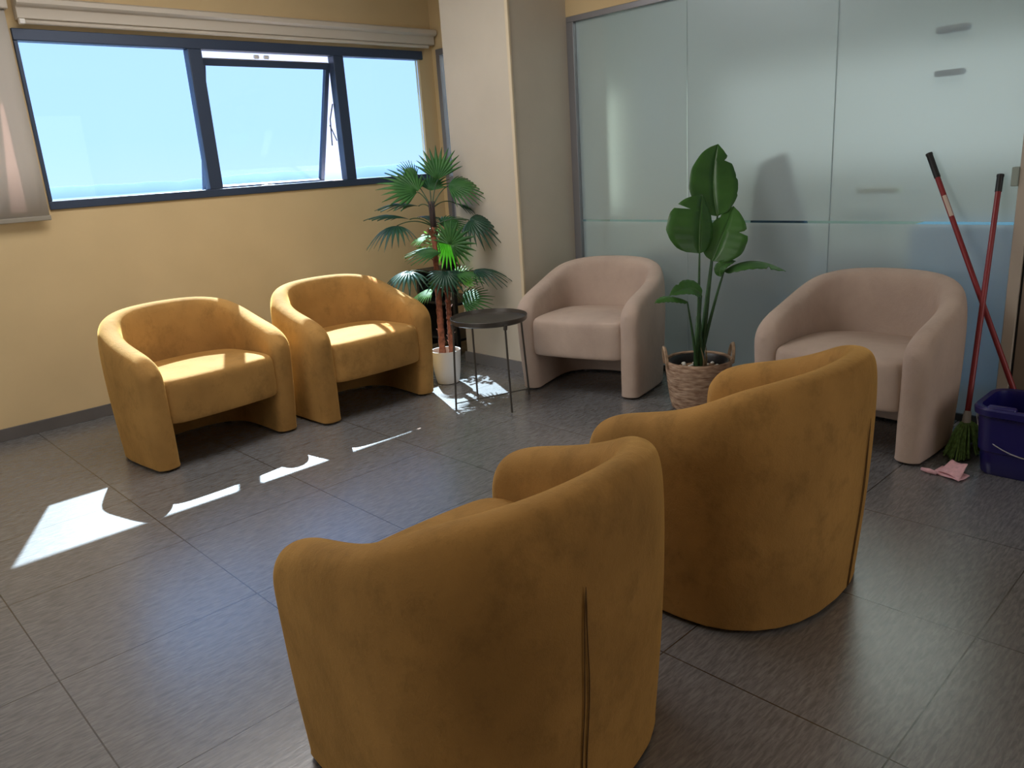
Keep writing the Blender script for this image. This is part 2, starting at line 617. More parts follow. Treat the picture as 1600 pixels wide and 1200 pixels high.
# frames added round the unseen fill lights
def lamp_frame(name, c, hx_, hy_, axis, t=.05, d=.05):
    """rectangular frame round an added area light; axis = the normal"""
    b = MB()
    for (u0, u1, v0, v1) in ((-hx_ - t, hx_ + t, hy_, hy_ + t), (-hx_ - t, hx_ + t, -hy_ - t, -hy_), (-hx_ - t, -hx_, -hy_, hy_), (hx_, hx_ + t, -hy_, hy_)):
        if axis == 'z': b.box(c[0] + u0, c[0] + u1, c[1] + v0, c[1] + v1, c[2], c[2] + d)
        if axis == 'x': b.box(c[0] - d, c[0], c[1] + u0, c[1] + u1, c[2] + v0, c[2] + v1)
        if axis == 'y': b.box(c[0] + u0, c[0] + u1, c[1] - d, c[1], c[2] + v0, c[2] + v1)
    return struct(b.build(name, M['alu']))


lamp_frame('trim_2', (0.2, -1.8, 2.70), .6, .6, 'z')
lamp_frame('trim_3', (1.3, 1.0, 2.70), .9, .6, 'z')
lamp_frame('side_fill_frame', (-2.12, .3, 1.5), 1.3, .6, 'x', d=.08)  # invented window frame round the side fill light
lamp_frame('rear_fill_frame', (2.5, -4.3, 1.3), .8, 1.0, 'y', d=.10)  # invented doorway frame round the rear fill light
lamp_frame('trim_4', (5.4, -.3, 2.62), .5, 1.0, 'z', d=.08)


# ---------------------------------------------------------------- window 1
def frame_rect(b, x0, x1, z0, z1, y0, y1, t):
    tl, tr, tb, tt = t
    b.box(x0, x1, y0, y1, z0, z0 + tb)
    b.box(x0, x1, y0, y1, z1 - tt, z1)
    b.box(x0, x0 + tl, y0, y1, z0 + tb, z1 - tt)
    b.box(x1 - tr, x1, y0, y1, z0 + tb, z1 - tt)


def sash(parent, x0, x1, zt=2.068, zb=1.262, out=.27, t=.032):
    """top-hung sash standing open, its lower edge pushed outwards"""
    h = math.sqrt((zt - zb) ** 2 + out ** 2)
    ang = math.atan2(out, zt - zb)
    s = empty('sash', (0, YW + .045, zt), 0)
    s.parent = parent
    s.rotation_euler = (ang, 0, 0)
    b = MB()
    frame_rect(b, x0, x1, -h, 0, -.018, .018, (t, t, t, .042))
    f = b.build('sash_frame', M['frame'], s, bevel=.003)
    b = MB(); b.box(x0 + t, x1 - t, -.003, .003, -h + t, -.042)
    b.build('pane', M['pane'], s)
    b = MB()
    xm = (x0 + x1) / 2
    b.box(xm - .05, xm + .05, -.03, -.018, -h + .004, -h + .026)
    b.tube([(xm - .01, -.03, -h + .02), (xm - .03, -.055, -h + .045), (xm - .055, -.06, -h + .05)], .007, 8)
    b.build('sash_handle', M['white'], s, smooth='auto')
    return s


w1 = struct(empty('window_1', (0, 0, 0)))
b = MB()
b.box(W1[0], W1[1], YW - .015, YW + .06, W1[2], W1[2] + .047)
b.box(W1[0], W1[1] + .03, YW - .015, YW + .06, W1[3] - .06, W1[3])
b.box(W1[0], W1[0] + .02, YW - .015, YW + .06, W1[2] + .047, W1[3] - .06)
b.box(1.85, 1.935, YW - .012, YW + .06, W1[2] + .047, W1[3] - .06)
b.box(2.868, 2.95, YW - .012, YW + .06, W1[2] + .047, W1[3] - .06)
b.build('window_frame', M['frame'], w1, bevel=.004)
for x0, x1 in ((.938, 1.85), (2.95, 3.618)):
    b = MB(); b.box(x0 - .005, x1 + .005, YW + .02, YW + .026, 1.272, 2.115)
    b.build('pane', M['pane'], w1)
sash(w1, 1.94, 2.863)
# stay arms on the open sash
for xx in (1.945, 2.858):
    b = MB()
    b.tube([(xx, YW + .05, 1.80), (xx, YW + .105, 1.70), (xx, YW + .12, 1.52)], .005, 6)
    b.tube([(xx, YW + .05, 1.55), (xx, YW + .12, 1.66)], .004, 6)
    b.build('stay_arm', M['frame'], w1)
for xx in (2.30, 2.37):
    b = MB(); b.tube([(xx, YW + .03, 2.085), (xx + .03, YW + .03, 2.085)], .012, 8)
    b.build('hinge', M['white'], w1, smooth='auto')
b = MB(); b.box(W1[0], W1[1], YW + .06, YW + .36, 1.205, 1.236)
b.build('sill', M['parapet'], w1)

w2 = struct(empty('window_2', (0, 0, 0)))
b = MB()
frame_rect(b, W2[0], W2[1], W2[2], W2[3], YW - .015, YW + .06, (.04, .02, .047, .06))
b.box(.03, .10, YW - .012, YW + .06, W2[2] + .047, W2[3] - .06)
b.build('window_frame', M['frame'], w2, bevel=.004)
b = MB(); b.box(-.385, .035, YW + .02, YW + .026, 1.272, 2.115); b.build('pane', M['pane'], w2)
sash(w2, .105, .843)

w3 = struct(empty('window_3', (0, 0, 0)))
b = MB()
for (a0, a1, c0, c1) in ((1.95, 2.655, 2.135, 2.18), (1.95, 2.655, .85, .90), (1.95, 1.99, .90, 2.135), (2.61, 2.655, .90, 2.135), (1.99, 2.61, 1.20, 1.245)):
    b.box(XW - .012, XW + .05, a0, a1, c0, c1)
b.build('window_frame', M['alu'], w3, bevel=.003)
b = MB(); b.box(XW + .015, XW + .022, 1.985, 2.615, 1.24, 2.14); b.build('pane', M['clear'], w3)
b = MB(); b.box(XW + .012, XW + .03, 1.985, 2.615, .895, 1.205); b.build('lower_panel', mat('grey_infill_panel', (.28, .28, .31), .6), w3)

# ---------------------------------------------------------------- blinds
bl = empty('roller_blind', (2.345, YW, 2.21), label='cream roller blind rolled up in its long casing above the dark window', cat='blind')
b = MB()
hx = 1.395
prof = [(-.001, .105), (-.085, .105), (-.098, .095), (-.100, .072), (-.088, .062), (-.066, .058), (-.062, .050), (-.062, .004), (-.055, 0), (-.001, 0)]
vs = [(x, y, z) for x in (-hx, hx) for y, z in prof]
k = len(prof)
b.add(vs, [tuple(range(k - 1, -1, -1)), tuple(range(k, 2 * k))] + [(i, (i + 1) % k, (i + 1) % k + k, i + k) for i in range(k)])
b.build('casing', M['cassette'], bl, smooth='auto')
b = MB(); b.tube([(-hx + .02, -.045, -.012), (hx - .05, -.045, -.012)], .012, 10)
b.build('bottom_bar', M['cassette'], bl, smooth='auto')
b = MB(); b.box(-hx + .0, -hx + .028, -.082, -.05, -.028, -.002)
b.build('end_cap', M['white'], bl, bevel=.004)

bl = empty('roller_blind', (.20, YW, 1.19), label='cream roller blind pulled down over the left window, sunlight showing through', cat='blind')
b = MB()
nx = 40
vs = []
for j, z in enumerate((0.01, .30, .70, 1.09)):
    for i in range(nx + 1):
        vs.append((-1.1 + 1.795 * i / nx, -.058 - .004 * math.sin(i * .5) * (1 - z), z))
fs = [(j * (nx + 1) + i, j * (nx + 1) + i + 1, (j + 1) * (nx + 1) + i + 1, (j + 1) * (nx + 1) + i) for j in range(3) for i in range(nx)]
b.add(vs, fs)
b.build('fabric', M['blind'], bl, smooth=True, solid=.0012)
b = MB(); b.box(-1.1, .70, -.068, -.048, -.012, .014)
b.build('bottom_bar', mat('taupe_blind_bar', (.30, .27, .22), .5), bl, bevel=.004)
b = MB(); b.box(-1.12, .71, -.085, -.001, 1.06, 1.15)
b.build('casing', M['cassette'], bl, bevel=.006)

# ---------------------------------------------------------------- outside
rnd = random.Random(5)
b = MB()
vs, fs = [], []
N = 160
for i in range(N + 1):
    a = R(20) + R(110) * i / N
    d = 6000
    h = 12 + 16 * abs(math.sin(i * .21 + 1)) + 14 * abs(math.sin(i * .083)) + rnd.random() * 10
    for dd, zz in ((0, -40), (150, h * .8), (400, h), (900, -40)):
        vs.append((math.cos(a) * (d + dd), math.sin(a) * (d + dd), zz))
for i in range(N):
    for k in range(3):
        fs.append((i * 4 + k, (i + 1) * 4 + k, (i + 1) * 4 + k + 1, i * 4 + k + 1))
b.add(vs, fs)
o = b.build('distant_hills', M['hill'], smooth=True); struct(o)
b = MB(); b.box(-3000, 9000, 40, 9000, -60, -40); struct(b.build('distant_plain', M['land']))
b = MB(); b.box(7.0, 26, 16, 24, -12, .55); b.box(7.0, 26, 15.8, 16.0, .55, .70)
tag(b.build('flat_roofed_building', M['parapet']), 'pale flat roof seen low through the right window pane', 'building')

# ---------------------------------------------------------------- frosted glass partition
gp = struct(empty('window_4', (0, 0, 0)))
ys = [1.125, .322, -.52, -1.345]
for k in range(3):
    b = MB(); b.box(XG - .005, XG + .005, ys[k + 1] + .0018, ys[k] - .0018, .03, 2.125)
    b.build('glass_panel', M['frost'], gp)
b = MB()
b.box(XG - .03, XG + .03, -1.345, 1.18, 2.122, 2.155)
b.box(XG - .03, XG + .03, 1.125, 1.18, 0, 2.122)
b.build('partition_frame', M['alu'], gp, bevel=.002)
b = MB(); b.box(XG - .02, XG + .02, -1.345, 1.125, 0, .032)
b.build('bottom_rail', mat('dark_bottom_rail', (.06, .065, .07), .4, metal=.5), gp, bevel=.002)

d1 = struct(empty('door_1', (0, 0, 0)))
b = MB(); b.box(XG - .035, XG + .07, -1.392, -1.345, 0, 2.155); b.build('door_jamb', M['jamb'], d1, bevel=.003)
b = MB(); b.box(XG - .025, XG + .02, -2.33, -1.402, .008, 2.14); b.build('door_leaf', M['door'], d1, bevel=.002)
b = MB(); b.box(XG - .012, XG + .06, -1.402, -1.392, 0, 2.155); b.box(XG + .021, XG + .06, -2.34, -1.402, 0, 2.155)
b.build('door_stop', M['black'], d1)
b = MB(); b.box(XG - .045, XG - .006, -1.345, -1.318, 1.085, 1.165); b.build('strike_box', mat('pale_green_catch', (.32, .38, .33), .5), d1, bevel=.004)

# blurred things in the office behind the glass
b = MB(); b.box(3.655, 3.70, -1.075, -.945, 1.745, 1.775)
tag(b.build('door_closer', M['officed'], bevel=.008), 'upper of two small dark bars blurred behind the frosted glass', 'fitting')
b = MB(); b.box(3.655, 3.70, -1.07, -.95, 1.567, 1.592)
tag(b.build('door_closer', M['officed'], bevel=.008), 'lower of two small dark bars blurred behind the frosted glass', 'fitting')
b = MB(); b.box(3.72, 3.80, -.80, -.60, 1.055, 1.085)
tag(b.build('tray', M['olive'], bevel=.01), 'olive tray shape blurred behind the frosted glass', 'tray')
b = MB(); b.box(4.15, 4.55, -2.1, -.72, 0.012, .86)  # added block standing in for the blue reflection in the glass
tag(b.build('office_tint_block', mat('blue_tint_block_paint', (.12, .36, .66), .5), bevel=.01), 'added blue block tinting the lower right of the frosted glass', 'cabinet')
b = MB(); b.box(4.45, 5.0, -.40, 1.3, 0.012, .62)
tag(b.build('office_sofa', mat('dark_grey_sofa', (.05, .06, .075), .9), bevel=.05), 'dark low sofa shape blurred behind the frosted glass between the beige armchairs', 'sofa')
oc = empty('office_chair', (3.97, -.08, 0), R(12), label='dark blue office chair back blurred behind the middle glass panel', cat='chair')
b = MB(); b.add([(-.03, -.20, .70), (-.03, .20, .70), (-.03, .14, 1.22), (-.03, -.02, 1.28), (.03, -.20, .70), (.03, .20, .70), (.03, .14, 1.22), (.03, -.02, 1.28)], [(0, 1, 2, 3), (7, 6, 5, 4), (0, 4, 5, 1), (1, 5, 6, 2), (2, 6, 7, 3), (3, 7, 4, 0)])
b.build('backrest', M['officed'], oc, bevel=.02)
b = MB(); b.tube([(0, 0, 0), (0, 0, .72)], .03, 10); b.box(-.25, .2, -.22, .22, .62, .70); b.build('seat', M['officed'], oc)


# ---------------------------------------------------------------- armchairs
def lerp_tab(tab, x):
    if x <= tab[0][0]: return tab[0][1]
    for (a, p), (c, q) in zip(tab, tab[1:]):
        if x <= c:
            t = (x - a) / (c - a)
            return p + (q - p) * t
    return tab[-1][1]


HW, YF, YS = .400, -.335, .0      # half width, arm front, where the round back starts
YBK = .330
TH = .118


def path_pt(s):
    """outer plan curve, s in [-1,1]; returns (x,y), inward normal, distance from arm front"""
    L1 = YS - YF
    L2 = .60
    tot = L1 + L2
    q = abs(s) * tot        # measured from the centre of the back
    sg = 1 if s >= 0 else -1
    if q <= L2:
        th = q / L2 * PI / 2
        ex = 2 / 2.35
        x = HW * math.sin(th) ** ex
        y = YS + (YBK - YS) * max(0, math.cos(th)) ** ex
    else:
        u = (q - L2) / L1
        x = HW * (1 - .04 * u * u)
        y = YS - (q - L2)
    return Vector((sg * x, y)), tot - q


def shell_grid():
    S = [0, .09, .18, .27, .36, .45, .54, .63, .70, .78, .86, .925, .965, 1.0]
    S = [-a for a in reversed(S[1:])] + S
    HT = [(0, .475), (.035, .530), (.085, .562), (.16, .582), (.26, .602), (.36, .634), (.50, .688), (.65, .714), (.80, .726), (.95, .729)]
    rows = []
    for s in S:
        p, u = path_pt(s)
        e_ = .004
        pa, _ = path_pt(max(-1, s - e_))
        pb, _ = path_pt(min(1, s + e_))
        t = (pb - pa).normalized()
        nrm = Vector((-t.y, t.x))
        if nrm.dot(-p) < 0: nrm = -nrm
        h = lerp_tab(HT, u)
        th = TH
        o0 = 0
        if u < .02: th, o0 = TH - .05, .025
        back = max(0, p.y) / YBK
        sec = []
        zs_out = [0, .03, .20, .42 if h > .5 else .4]
        def P(d, z):
            tz = z / .74
            sc = .952 + .048 * math.sin(min(1, tz / .62) * PI / 2) - .02 * max(0, tz - .7) / .3
            q = p * sc + nrm * d
            yy = q.y + .03 * back * tz
            # the arm front leans in at the foot
            if u < .3: yy += .004 * (1 - tz) ** 2 * (1 - u / .3)
            return (q.x, yy, z)
        for z in zs_out: sec.append(P(o0, z))
        sec.append(P(o0, h - .045))
        sec.append(P(o0 + th * .20, h - .004))
        sec.append(P(o0 + th * .5, h + .004))
        sec.append(P(o0 + th * .80, h - .006))
        sec.append(P(o0 + th, h - .05))
        for z in reversed(zs_out):
            sec.append(P(o0 + th * (1 if z > .1 else .92), z))
        rows.append(sec)
    return rows


def seat_mb():
    """D-shaped cushion filling the shell; front gently bowed"""
    b = MB()
    outl = []
    wi = HW - TH + .018
    for i in range(7):
        x = -wi + 2 * wi * i / 6
        outl.append((x, -.318 - .022 * (1 - (x / wi) ** 2)))
    for i in range(1, 12):
        th = PI * i / 12
        ex = 2 / 2.35
        cx, sy = math.cos(th), math.sin(th)
        x = wi * (abs(cx) ** ex) * (1 if cx > 0 else -1)
        y = .0 + .245 * sy ** ex
        outl.append((x, y))
    outl.insert(7, (wi, -.15)); outl.append((-wi, -.15))
    lv = [(.215, .90), (.212, .975), (.235, 1), (.33, 1), (.405, 1), (.432, .97), (.440, .85), (.446, .5)]
    n = len(outl)
    vs, fs = [], []
    for z, k in lv:
        for x, y in outl:
            cy = -.04
            yy = cy + (y - cy) * k
            xx = x * k
            if z > .4: z2 = z - .010 * max(0, (y + .1)) / .3
            else: z2 = z
            vs.append((xx, yy, z2))
    for j in range(len(lv) - 1):
        for i in range(n):
            fs.append((j * n + i, j * n + (i + 1) % n, (j + 1) * n + (i + 1) % n, (j + 1) * n + i))
    vs.append((0, -.04, .215)); vs.append((0, -.04, .450))
    for i in range(n):
        fs.append((len(vs) - 2, (i + 1) % n, i))
        fs.append((len(vs) - 1, (len(lv) - 1) * n + i, (len(lv) - 1) * n + (i + 1) % n))
    b.add(vs, fs)
    return b


ZF = .012


def make_chair(m_, ms, sm=.05):
    root = empty('armchair')
    rows = shell_grid()
    b = MB()
    k = len(rows[0])
    vs = [p for r_ in rows for p in r_]
    fs = []
    for i in range(len(rows) - 1):
        for j in range(k - 1):
            fs.append((i * k + j, i * k + j + 1, (i + 1) * k + j + 1, (i + 1) * k + j))
        fs.append((i * k + k - 1, i * k, (i + 1) * k, (i + 1) * k + k - 1))
    for i, fl in ((0, False), (len(rows) - 1, True)):
        # close the arm front with a ladder of quads
        top = (k - 1) // 2
        for j in range(top):
            a, c, d, e_ = i * k + j, i * k + j + 1, i * k + k - 2 - j, i * k + k - 1 - j
            f = (a, c, d, e_) if c != d else (a, c, e_)
            fs.append(f if fl else tuple(reversed(f)))
    b.add([(x, y, z + ZF) for x, y, z in vs], fs)
    sh = b.build('shell', m_, root, sub=3)
    # crease the bottom edge
    me = sh.data
    cr = me.attributes.new('crease_edge', 'FLOAT', 'EDGE')
    for ed in me.edges:
        z0, z1 = me.vertices[ed.vertices[0]].co.z, me.vertices[ed.vertices[1]].co.z
        if z0 < ZF + .001 and z1 < ZF + .001: cr.data[ed.index].value = .8
    sb = seat_mb()
    sb.v = [(x, y, z + ZF) for x, y, z in sb.v]
    sb.build('seat', m_, root, sub=2)

    def outer(s, z):
        p, u = path_pt(s)
        back = max(0, p.y) / YBK
        tz = z / .74
        sc = .952 + .048 * math.sin(min(1, tz / .62) * PI / 2) - .02 * max(0, tz - .7) / .3
        return Vector((p.x * sc, p.y * sc + .03 * back * tz, z + ZF))
    b = MB()
    for dx in (-.0062, .0062):
        pts = []
        for i in range(16):
            z = .55 - .545 * i / 15
            p = outer(sm, z); q = outer(sm + .01, z)
            t = (q - p).normalized()
            pp = p + t * (dx * min(1, i / 6 + .1) + .0018 * math.sin(i * .7))
            c = Vector((pp.x, pp.y, 0)).normalized()
            pts.append(pp - c * .0012)
        b.tube(pts, [.0004] + [.0014] * 15, 6)
    b.build('seam', ms, root, smooth=True)
    for x, y in ((-.325, -.22), (.325, -.22), (-.22, .19), (.22, .19)):
        b = MB(); b.lathe([(.022, 0), (.022, .016)], 16, (x, y), True, True)
        b.build('foot_glide', M['black'], root)
    return root


Y_ = (M['mustard'], M['seam'])
B_ = (M['beige'], M['seamb'])
spots = [
    (Y_, .05, 1.172, 1.722, 4, 'mustard velvet tub armchair below the window, the left one of two', 'mustard tub armchairs'),
    (Y_, .05, 2.070, 1.655, 0, 'mustard velvet tub armchair below the window, beside the fan palm', 'mustard tub armchairs'),
    (Y_, .060, .695, -1.100, 180, 'nearest mustard velvet tub armchair, its back to the camera, cut off at bottom', 'mustard tub armchairs'),
    (Y_, -.066, 1.732, -1.132, 180, 'mustard velvet tub armchair seen from behind, in front of the basket plant', 'mustard tub armchairs'),
    (B_, .05, 3.200, .680, -75, 'beige velvet tub armchair between the round side table and the basket plant', 'beige tub armchairs'),
    (B_, .05, 3.205, -.895, -90, 'beige velvet tub armchair beside the mop and the blue bucket', 'beige tub armchairs'),
]
for (m_, ms), sm, x, y, a, lab, grp in spots:
    o = make_chair(m_, ms, sm)
    o.location = (x, y, 0)
    o.rotation_euler = (0, 0, R(a))
    tag(o, lab, 'armchair', grp)
    if y > 1.5: o.scale = (1.04, 1.0, .985)
    if x > 3: o.scale = (1.0, 1.0, .98)

# ---------------------------------------------------------------- side table
TX, TY, TZ, TR = 2.52, .895, .492, .214
tb = empty('side_table', (TX, TY, 0), label='round dark metal tray side table on four thin legs', cat='table')
b = MB()
b.lathe([(0.001, TZ - .012), (TR - .006, TZ - .012), (TR, TZ - .006), (TR + .002, TZ + .016), (TR - .001, TZ + .018), (TR - .006, TZ - .002), (TR - .012, TZ - .006), (0.001, TZ - .006)], 64, capb=False)
b.build('tray_top', M['tblmetal'], tb, smooth='auto')
legs = [(2.305, .985), (2.45, .682), (2.752, .846), (2.569, 1.10)]
for x, y in legs:
    dx, dy = x - TX, y - TY
    l_ = math.hypot(dx, dy)
    ux, uy = dx / l_, dy / l_
    b = MB()
    b.tube([(ux * (TR - .004), uy * (TR - .004), TZ - .012), (dx, dy, 0)], .0058, 10)
    b.tube([(ux * (TR - .004), uy * (TR - .004), TZ - .03), (ux * (TR + .001), uy * (TR + .001), TZ - .002)], .011, 10)
    b.build('leg', M['tblmetal'], tb, smooth='auto')
b = MB()
a, c = legs[0], legs[2]
b.tube([(a[0] - TX, a[1] - TY, .035), (c[0] - TX, c[1] - TY, .035)], .0035, 8)
b.build('cross_bar', M['tblmetal'], tb, smooth='auto')


# ---------------------------------------------------------------- fan palm
def camdir(r_, u_, t_):
    """direction from components right / up / towards the viewing side of the room"""
    return (RT * r_ + UP * u_ - FW * t_).normalized()


def at(px, py, depth):
    d = FW * 1219.6448 + RT * (px - 800) - UP * (py - 600)
    return CAM + d * (depth / 1219.6448)


def fan_leaf(parent, hub, d, nrm, rad, span, droop, m_, nb=15, seed=0):
    rn = random.Random(seed)
    d = d.normalized()
    s = d.cross(nrm).normalized()
    nrm = s.cross(d).normalized()
    b = MB()
    span = R(span)
    da = 2 * span / nb
    for k in range(nb):
        a = -span + da * (k + .5)
        L = 1.17 * rad * (1 - .30 * (abs(a) / span) ** 2) * rn.uniform(.93, 1.05)
        js = .56
        tipd = rn.uniform(-.06, .06) * rad

        def P(r_, aa, pl):
            bend = droop * (r_ / rad) ** 2 * rad
            q = hub + (d * math.cos(aa) + s * math.sin(aa)) * r_ - nrm * bend + nrm * pl
            q = q + Vector((0, 0, -1)) * (.22 * rad * max(0, r_ / rad - .5) ** 1.5)
            return q
        vs = []
        fr = [.03, .2, .36, js, .66, .8, .92, 1.0]
        wd = [1, 1, 1, 1, .74, .48, .24, .02]
        for f, w_ in zip(fr, wd):
            r_ = L * f
            # half width measured at the joint radius afterwards
            ha = da / 2 * (1 if f <= js else js / f * w_)
            pl = .020 * rad * (f if f < js else js)
            vs += [P(r_, a - ha, -pl * .5), P(r_, a, pl + (tipd * max(0, f - js))), P(r_, a + ha, -pl * .5)]
        fs = []
        for i in range(len(fr) - 1):
            o = i * 3
            fs += [(o, o + 1, o + 4, o + 3), (o + 1, o + 2, o + 5, o + 4)]
        b.add(vs, fs)
    return b.build('frond', m_, parent, smooth=True, solid=.0009)


PX, PY = 2.655, 1.475
palm = empty('potted_fan_palm', (PX, PY, 0), label='artificial fan palm with two brown trunks in a round white pot', cat='plant')
pb = Vector((PX, PY, 0))
b = MB()
b.lathe([(.056, 0), (.068, .004), (.076, .03), (.085, .09), (.090, .15), (.093, .200), (.0935, .212), (.088, .212), (.085, .20), (.083, .17)], 48)
b.build('pot', M['white'], palm, smooth='auto')
b = MB(); b.lathe([(.001, .178), (.05, .180), (.0835, .172)], 32, capb=False)
b.build('soil', M['soil'], palm, smooth=True)
DP = (pb - CAM).dot(FW)            # depth of the palm


def rel(p): return p - pb


def trunk(pts, r0, r1):
    b = MB()
    P = bz(*pts, n=26)
    rs = [r0 + (r1 - r0) * i / 26 + (.0022 if i % 2 else -.0012) for i in range(27)]
    b.tube(P, rs, 12)
    # fibrous bracts around the trunk
    rn = random.Random(len(pts[2]) + int(r0 * 1e4))
    for i in range(10):
        t = rn.uniform(.0, 1)
        c = P[int(t * 26)]
        a = rn.uniform(0, 2 * PI)
        dv = Vector((math.cos(a), math.sin(a), 0))
        sv = Vector((-math.sin(a), math.cos(a), 0))
        vs = [c + dv * r1 * .9 - sv * .008, c + dv * r1 * .9 + sv * .008, c + dv * (r1 + .014) + Vector((0, 0, .018)) + sv * .005, c + dv * (r1 + .014) + Vector((0, 0, .018)) - sv * .005]
        b.add(vs, [(0, 1, 2, 3)])
    b.build('trunk', M['trunk'], palm, smooth=True)
    return P


ta = rel(at(686, 545, DP - .04)); tb_ = rel(at(683, 440, DP)); tc_ = rel(at(677, 352, DP))
ta.z = .17
T1 = trunk(((ta.x * .5, ta.y * .5, .17), (tb_.x, tb_.y, .55), tuple(tc_)), .021, .016)
ua = rel(at(707, 545, DP - .02)); ub = rel(at(702, 500, DP + .03)); uc = rel(at(699, 452, DP + .03))
T2 = trunk(((ua.x * .9, ua.y * .9, .17), (ub.x, ub.y, .35), tuple(uc)), .019, .015)
crown1 = T1[-1]
crown2 = T2[-1]
# dark leaf-base sheath at the top of the trunk
for cpt, hh in ((T1[-1], .15), (T2[-1], .07)):
    b = MB()
    for i in range(6):
        a = i * 1.05
        dv = Vector((math.cos(a), math.sin(a), 0)) * .011
        b.tube([cpt + dv * .8 - Vector((0, 0, .05)), cpt + dv + Vector((0, 0, hh * .5)), cpt + dv * 1.7 + Vector((0, 0, hh))], [.012, .009, .003], 8)
    b.build('leaf_sheath', mat('dark_leaf_sheath', (.045, .03, .03), .8), palm, smooth=True)
for cpt in (T1[-3], T1[-12], T2[-1]):
    b = MB()
    rn = random.Random(int(cpt.z * 1000))
    for i in range(9):
        a = i * .7 + rn.random() * .4
        dv = Vector((math.cos(a), math.sin(a), 0))
        sv = Vector((-math.sin(a), math.cos(a), 0))
        l_ = rn.uniform(.035, .06)
        vs = [cpt + dv * .012 - sv * .011 - Vector((0, 0, .02)), cpt + dv * .012 + sv * .011 - Vector((0, 0, .02)), cpt + dv * .03 + sv * .008 + Vector((0, 0, l_ * .5)), cpt + dv * .03 - sv * .008 + Vector((0, 0, l_ * .5)), cpt + dv * .045 + Vector((0, 0, l_))]
        b.add(vs, [(0, 1, 2, 3), (3, 2, 4)])
    b.build('fibre_collar', M['fibre'], palm, solid=.002)

# hub px, depth offset, direction (r,u,t), normal (r,u,t), radius, span, droop, material, origin crown
FR = [
    (684, 281, .00, (.02, 1, .1), (0, -.15, 1), .205, 62, .05, 'palm', 1),
    (652, 300, -.02, (-.75, .55, .2), (.35, .45, .8), .225, 92, .18, 'palm', 1),
    (648, 284, .06, (-.35, .9, .0), (.5, .1, .8), .15, 40, .10, 'palm', 1),
    (700, 291, -.02, (1, .10, .1), (.0, .62, .7), .205, 75, .22, 'palm', 1),
    (654, 322, .00, (-1, .22, .15), (-.1, .95, .18), .235, 62, .22, 'palmd', 1),
    (640, 343, -.05, (-1, .34, .1), (-.2, .95, .22), .235, 55, .22, 'palmd', 1),
    (620, 353, -.10, (-.45, -.15, .6), (-.25, .85, .55), .17, 105, .55, 'palmd', 1),
    (733, 344, -.02, (.75, -.15, .3), (.25, .55, .75), .185, 95, .40, 'palmd', 1),
    (704, 382, -.12, (.30, .30, .25), (-.15, -.25, 1), .155, 128, .10, 'palm', 1),
    (700, 372, .12, (.0, -.9, -.2), (0, .0, 1), .17, 75, .10, 'lime', 1),
    (688, 396, -.06, (-1, .25, .2), (-.1, .8, .5), .19, 60, .30, 'palm', 1),
    (640, 424, -.06, (-.55, -.25, .5), (-.25, .80, .50), .185, 110, .45, 'palmd', 2),
    (696, 424, -.10, (.0, -.75, .5), (0, .55, .8), .15, 105, .30, 'palmd', 2),
    (740, 423, -.03, (1, .25, .2), (-.1, .9, .35), .19, 85, .45, 'palmd', 2),
    (722, 472, -.02, (.75, .30, .2), (-.25, .55, .8), .17, 80, .25, 'palm', 2),
    (668, 372, .10, (-.4, .2, -.3), (-.1, .7, .4), .10, 100, .25, 'lime', 1),
    (712, 428, -.08, (.9, .1, .3), (.1, .85, .4), .17, 60, .25, 'palm', 2),
    (660, 340, .10, (.35, .15, -.2), (.1, .9, .3), .12, 90, .2, 'palmd', 1),
    (690, 352, .08, (.9, .5, -.2), (-.3, .5, .8), .16, 80, .25, 'palm', 1),
    (672, 298, .08, (.2, .8, -.1), (-.3, .2, .9), .15, 70, .15, 'palm', 1),
    (712, 318, .10, (.9, -.1, -.1), (.1, .9, .3), .15, 60, .25, 'palmd', 1),
    (676, 455, .06, (-.8, -.1, .1), (-.1, .8, .5), .12, 80, .3, 'lime', 2),
    (716, 440, .08, (.5, .6, -.1), (-.3, .1, .9), .13, 80, .2, 'lime', 2),
]
for i, (px, py, dd, dv, nv, rad, span, droop, mk, cr_) in enumerate(FR):
    hub = rel(at(px, py, DP + dd))
    lf = fan_leaf(palm, hub, camdir(*dv), camdir(*nv), rad, span, droop, M[mk], 16 if span > 70 else 12, i)
    c0 = crown1 if cr_ == 1 else crown2
    st = c0 + Vector((0, 0, .10 if cr_ == 1 else .04))
    if hub.z < st.z: st = c0 + Vector((0, 0, -.01))
    mid = (st + hub) / 2 + Vector((0, 0, .035 + .25 * abs((hub - st).x) * .5))
    b = MB()
    b.tube(bz(st, mid, hub, 12), [.0042] * 4 + [.0034] * 9, 7)
    b.build('petiole', M['petiole'], lf, smooth=True)

# ---------------------------------------------------------------- black plant stand with a leafy plant (in the corner behind the palm)
stx, sty = 3.33, 2.17
st_ = empty('plant_stand', (stx, sty, 0), label='black open plant stand in the corner behind the fan palm', cat='stand')
for x in (-.16, .16):
    for y in (-.20, .20):
        b = MB(); b.box(x - .014, x + .014, y - .014, y + .014, 0, .60)
        b.build('post', M['black'], st_, bevel=.002)
for z in (.10, .36, .585):
    b = MB(); b.box(-.172, .172, -.212, .212, z, z + .018)
    b.build('shelf_board', M['black'], st_, bevel=.002)
b = MB(); b.box(-.172, .172, .196, .208, .02, .585); b.build('back_panel', M['black'], st_)


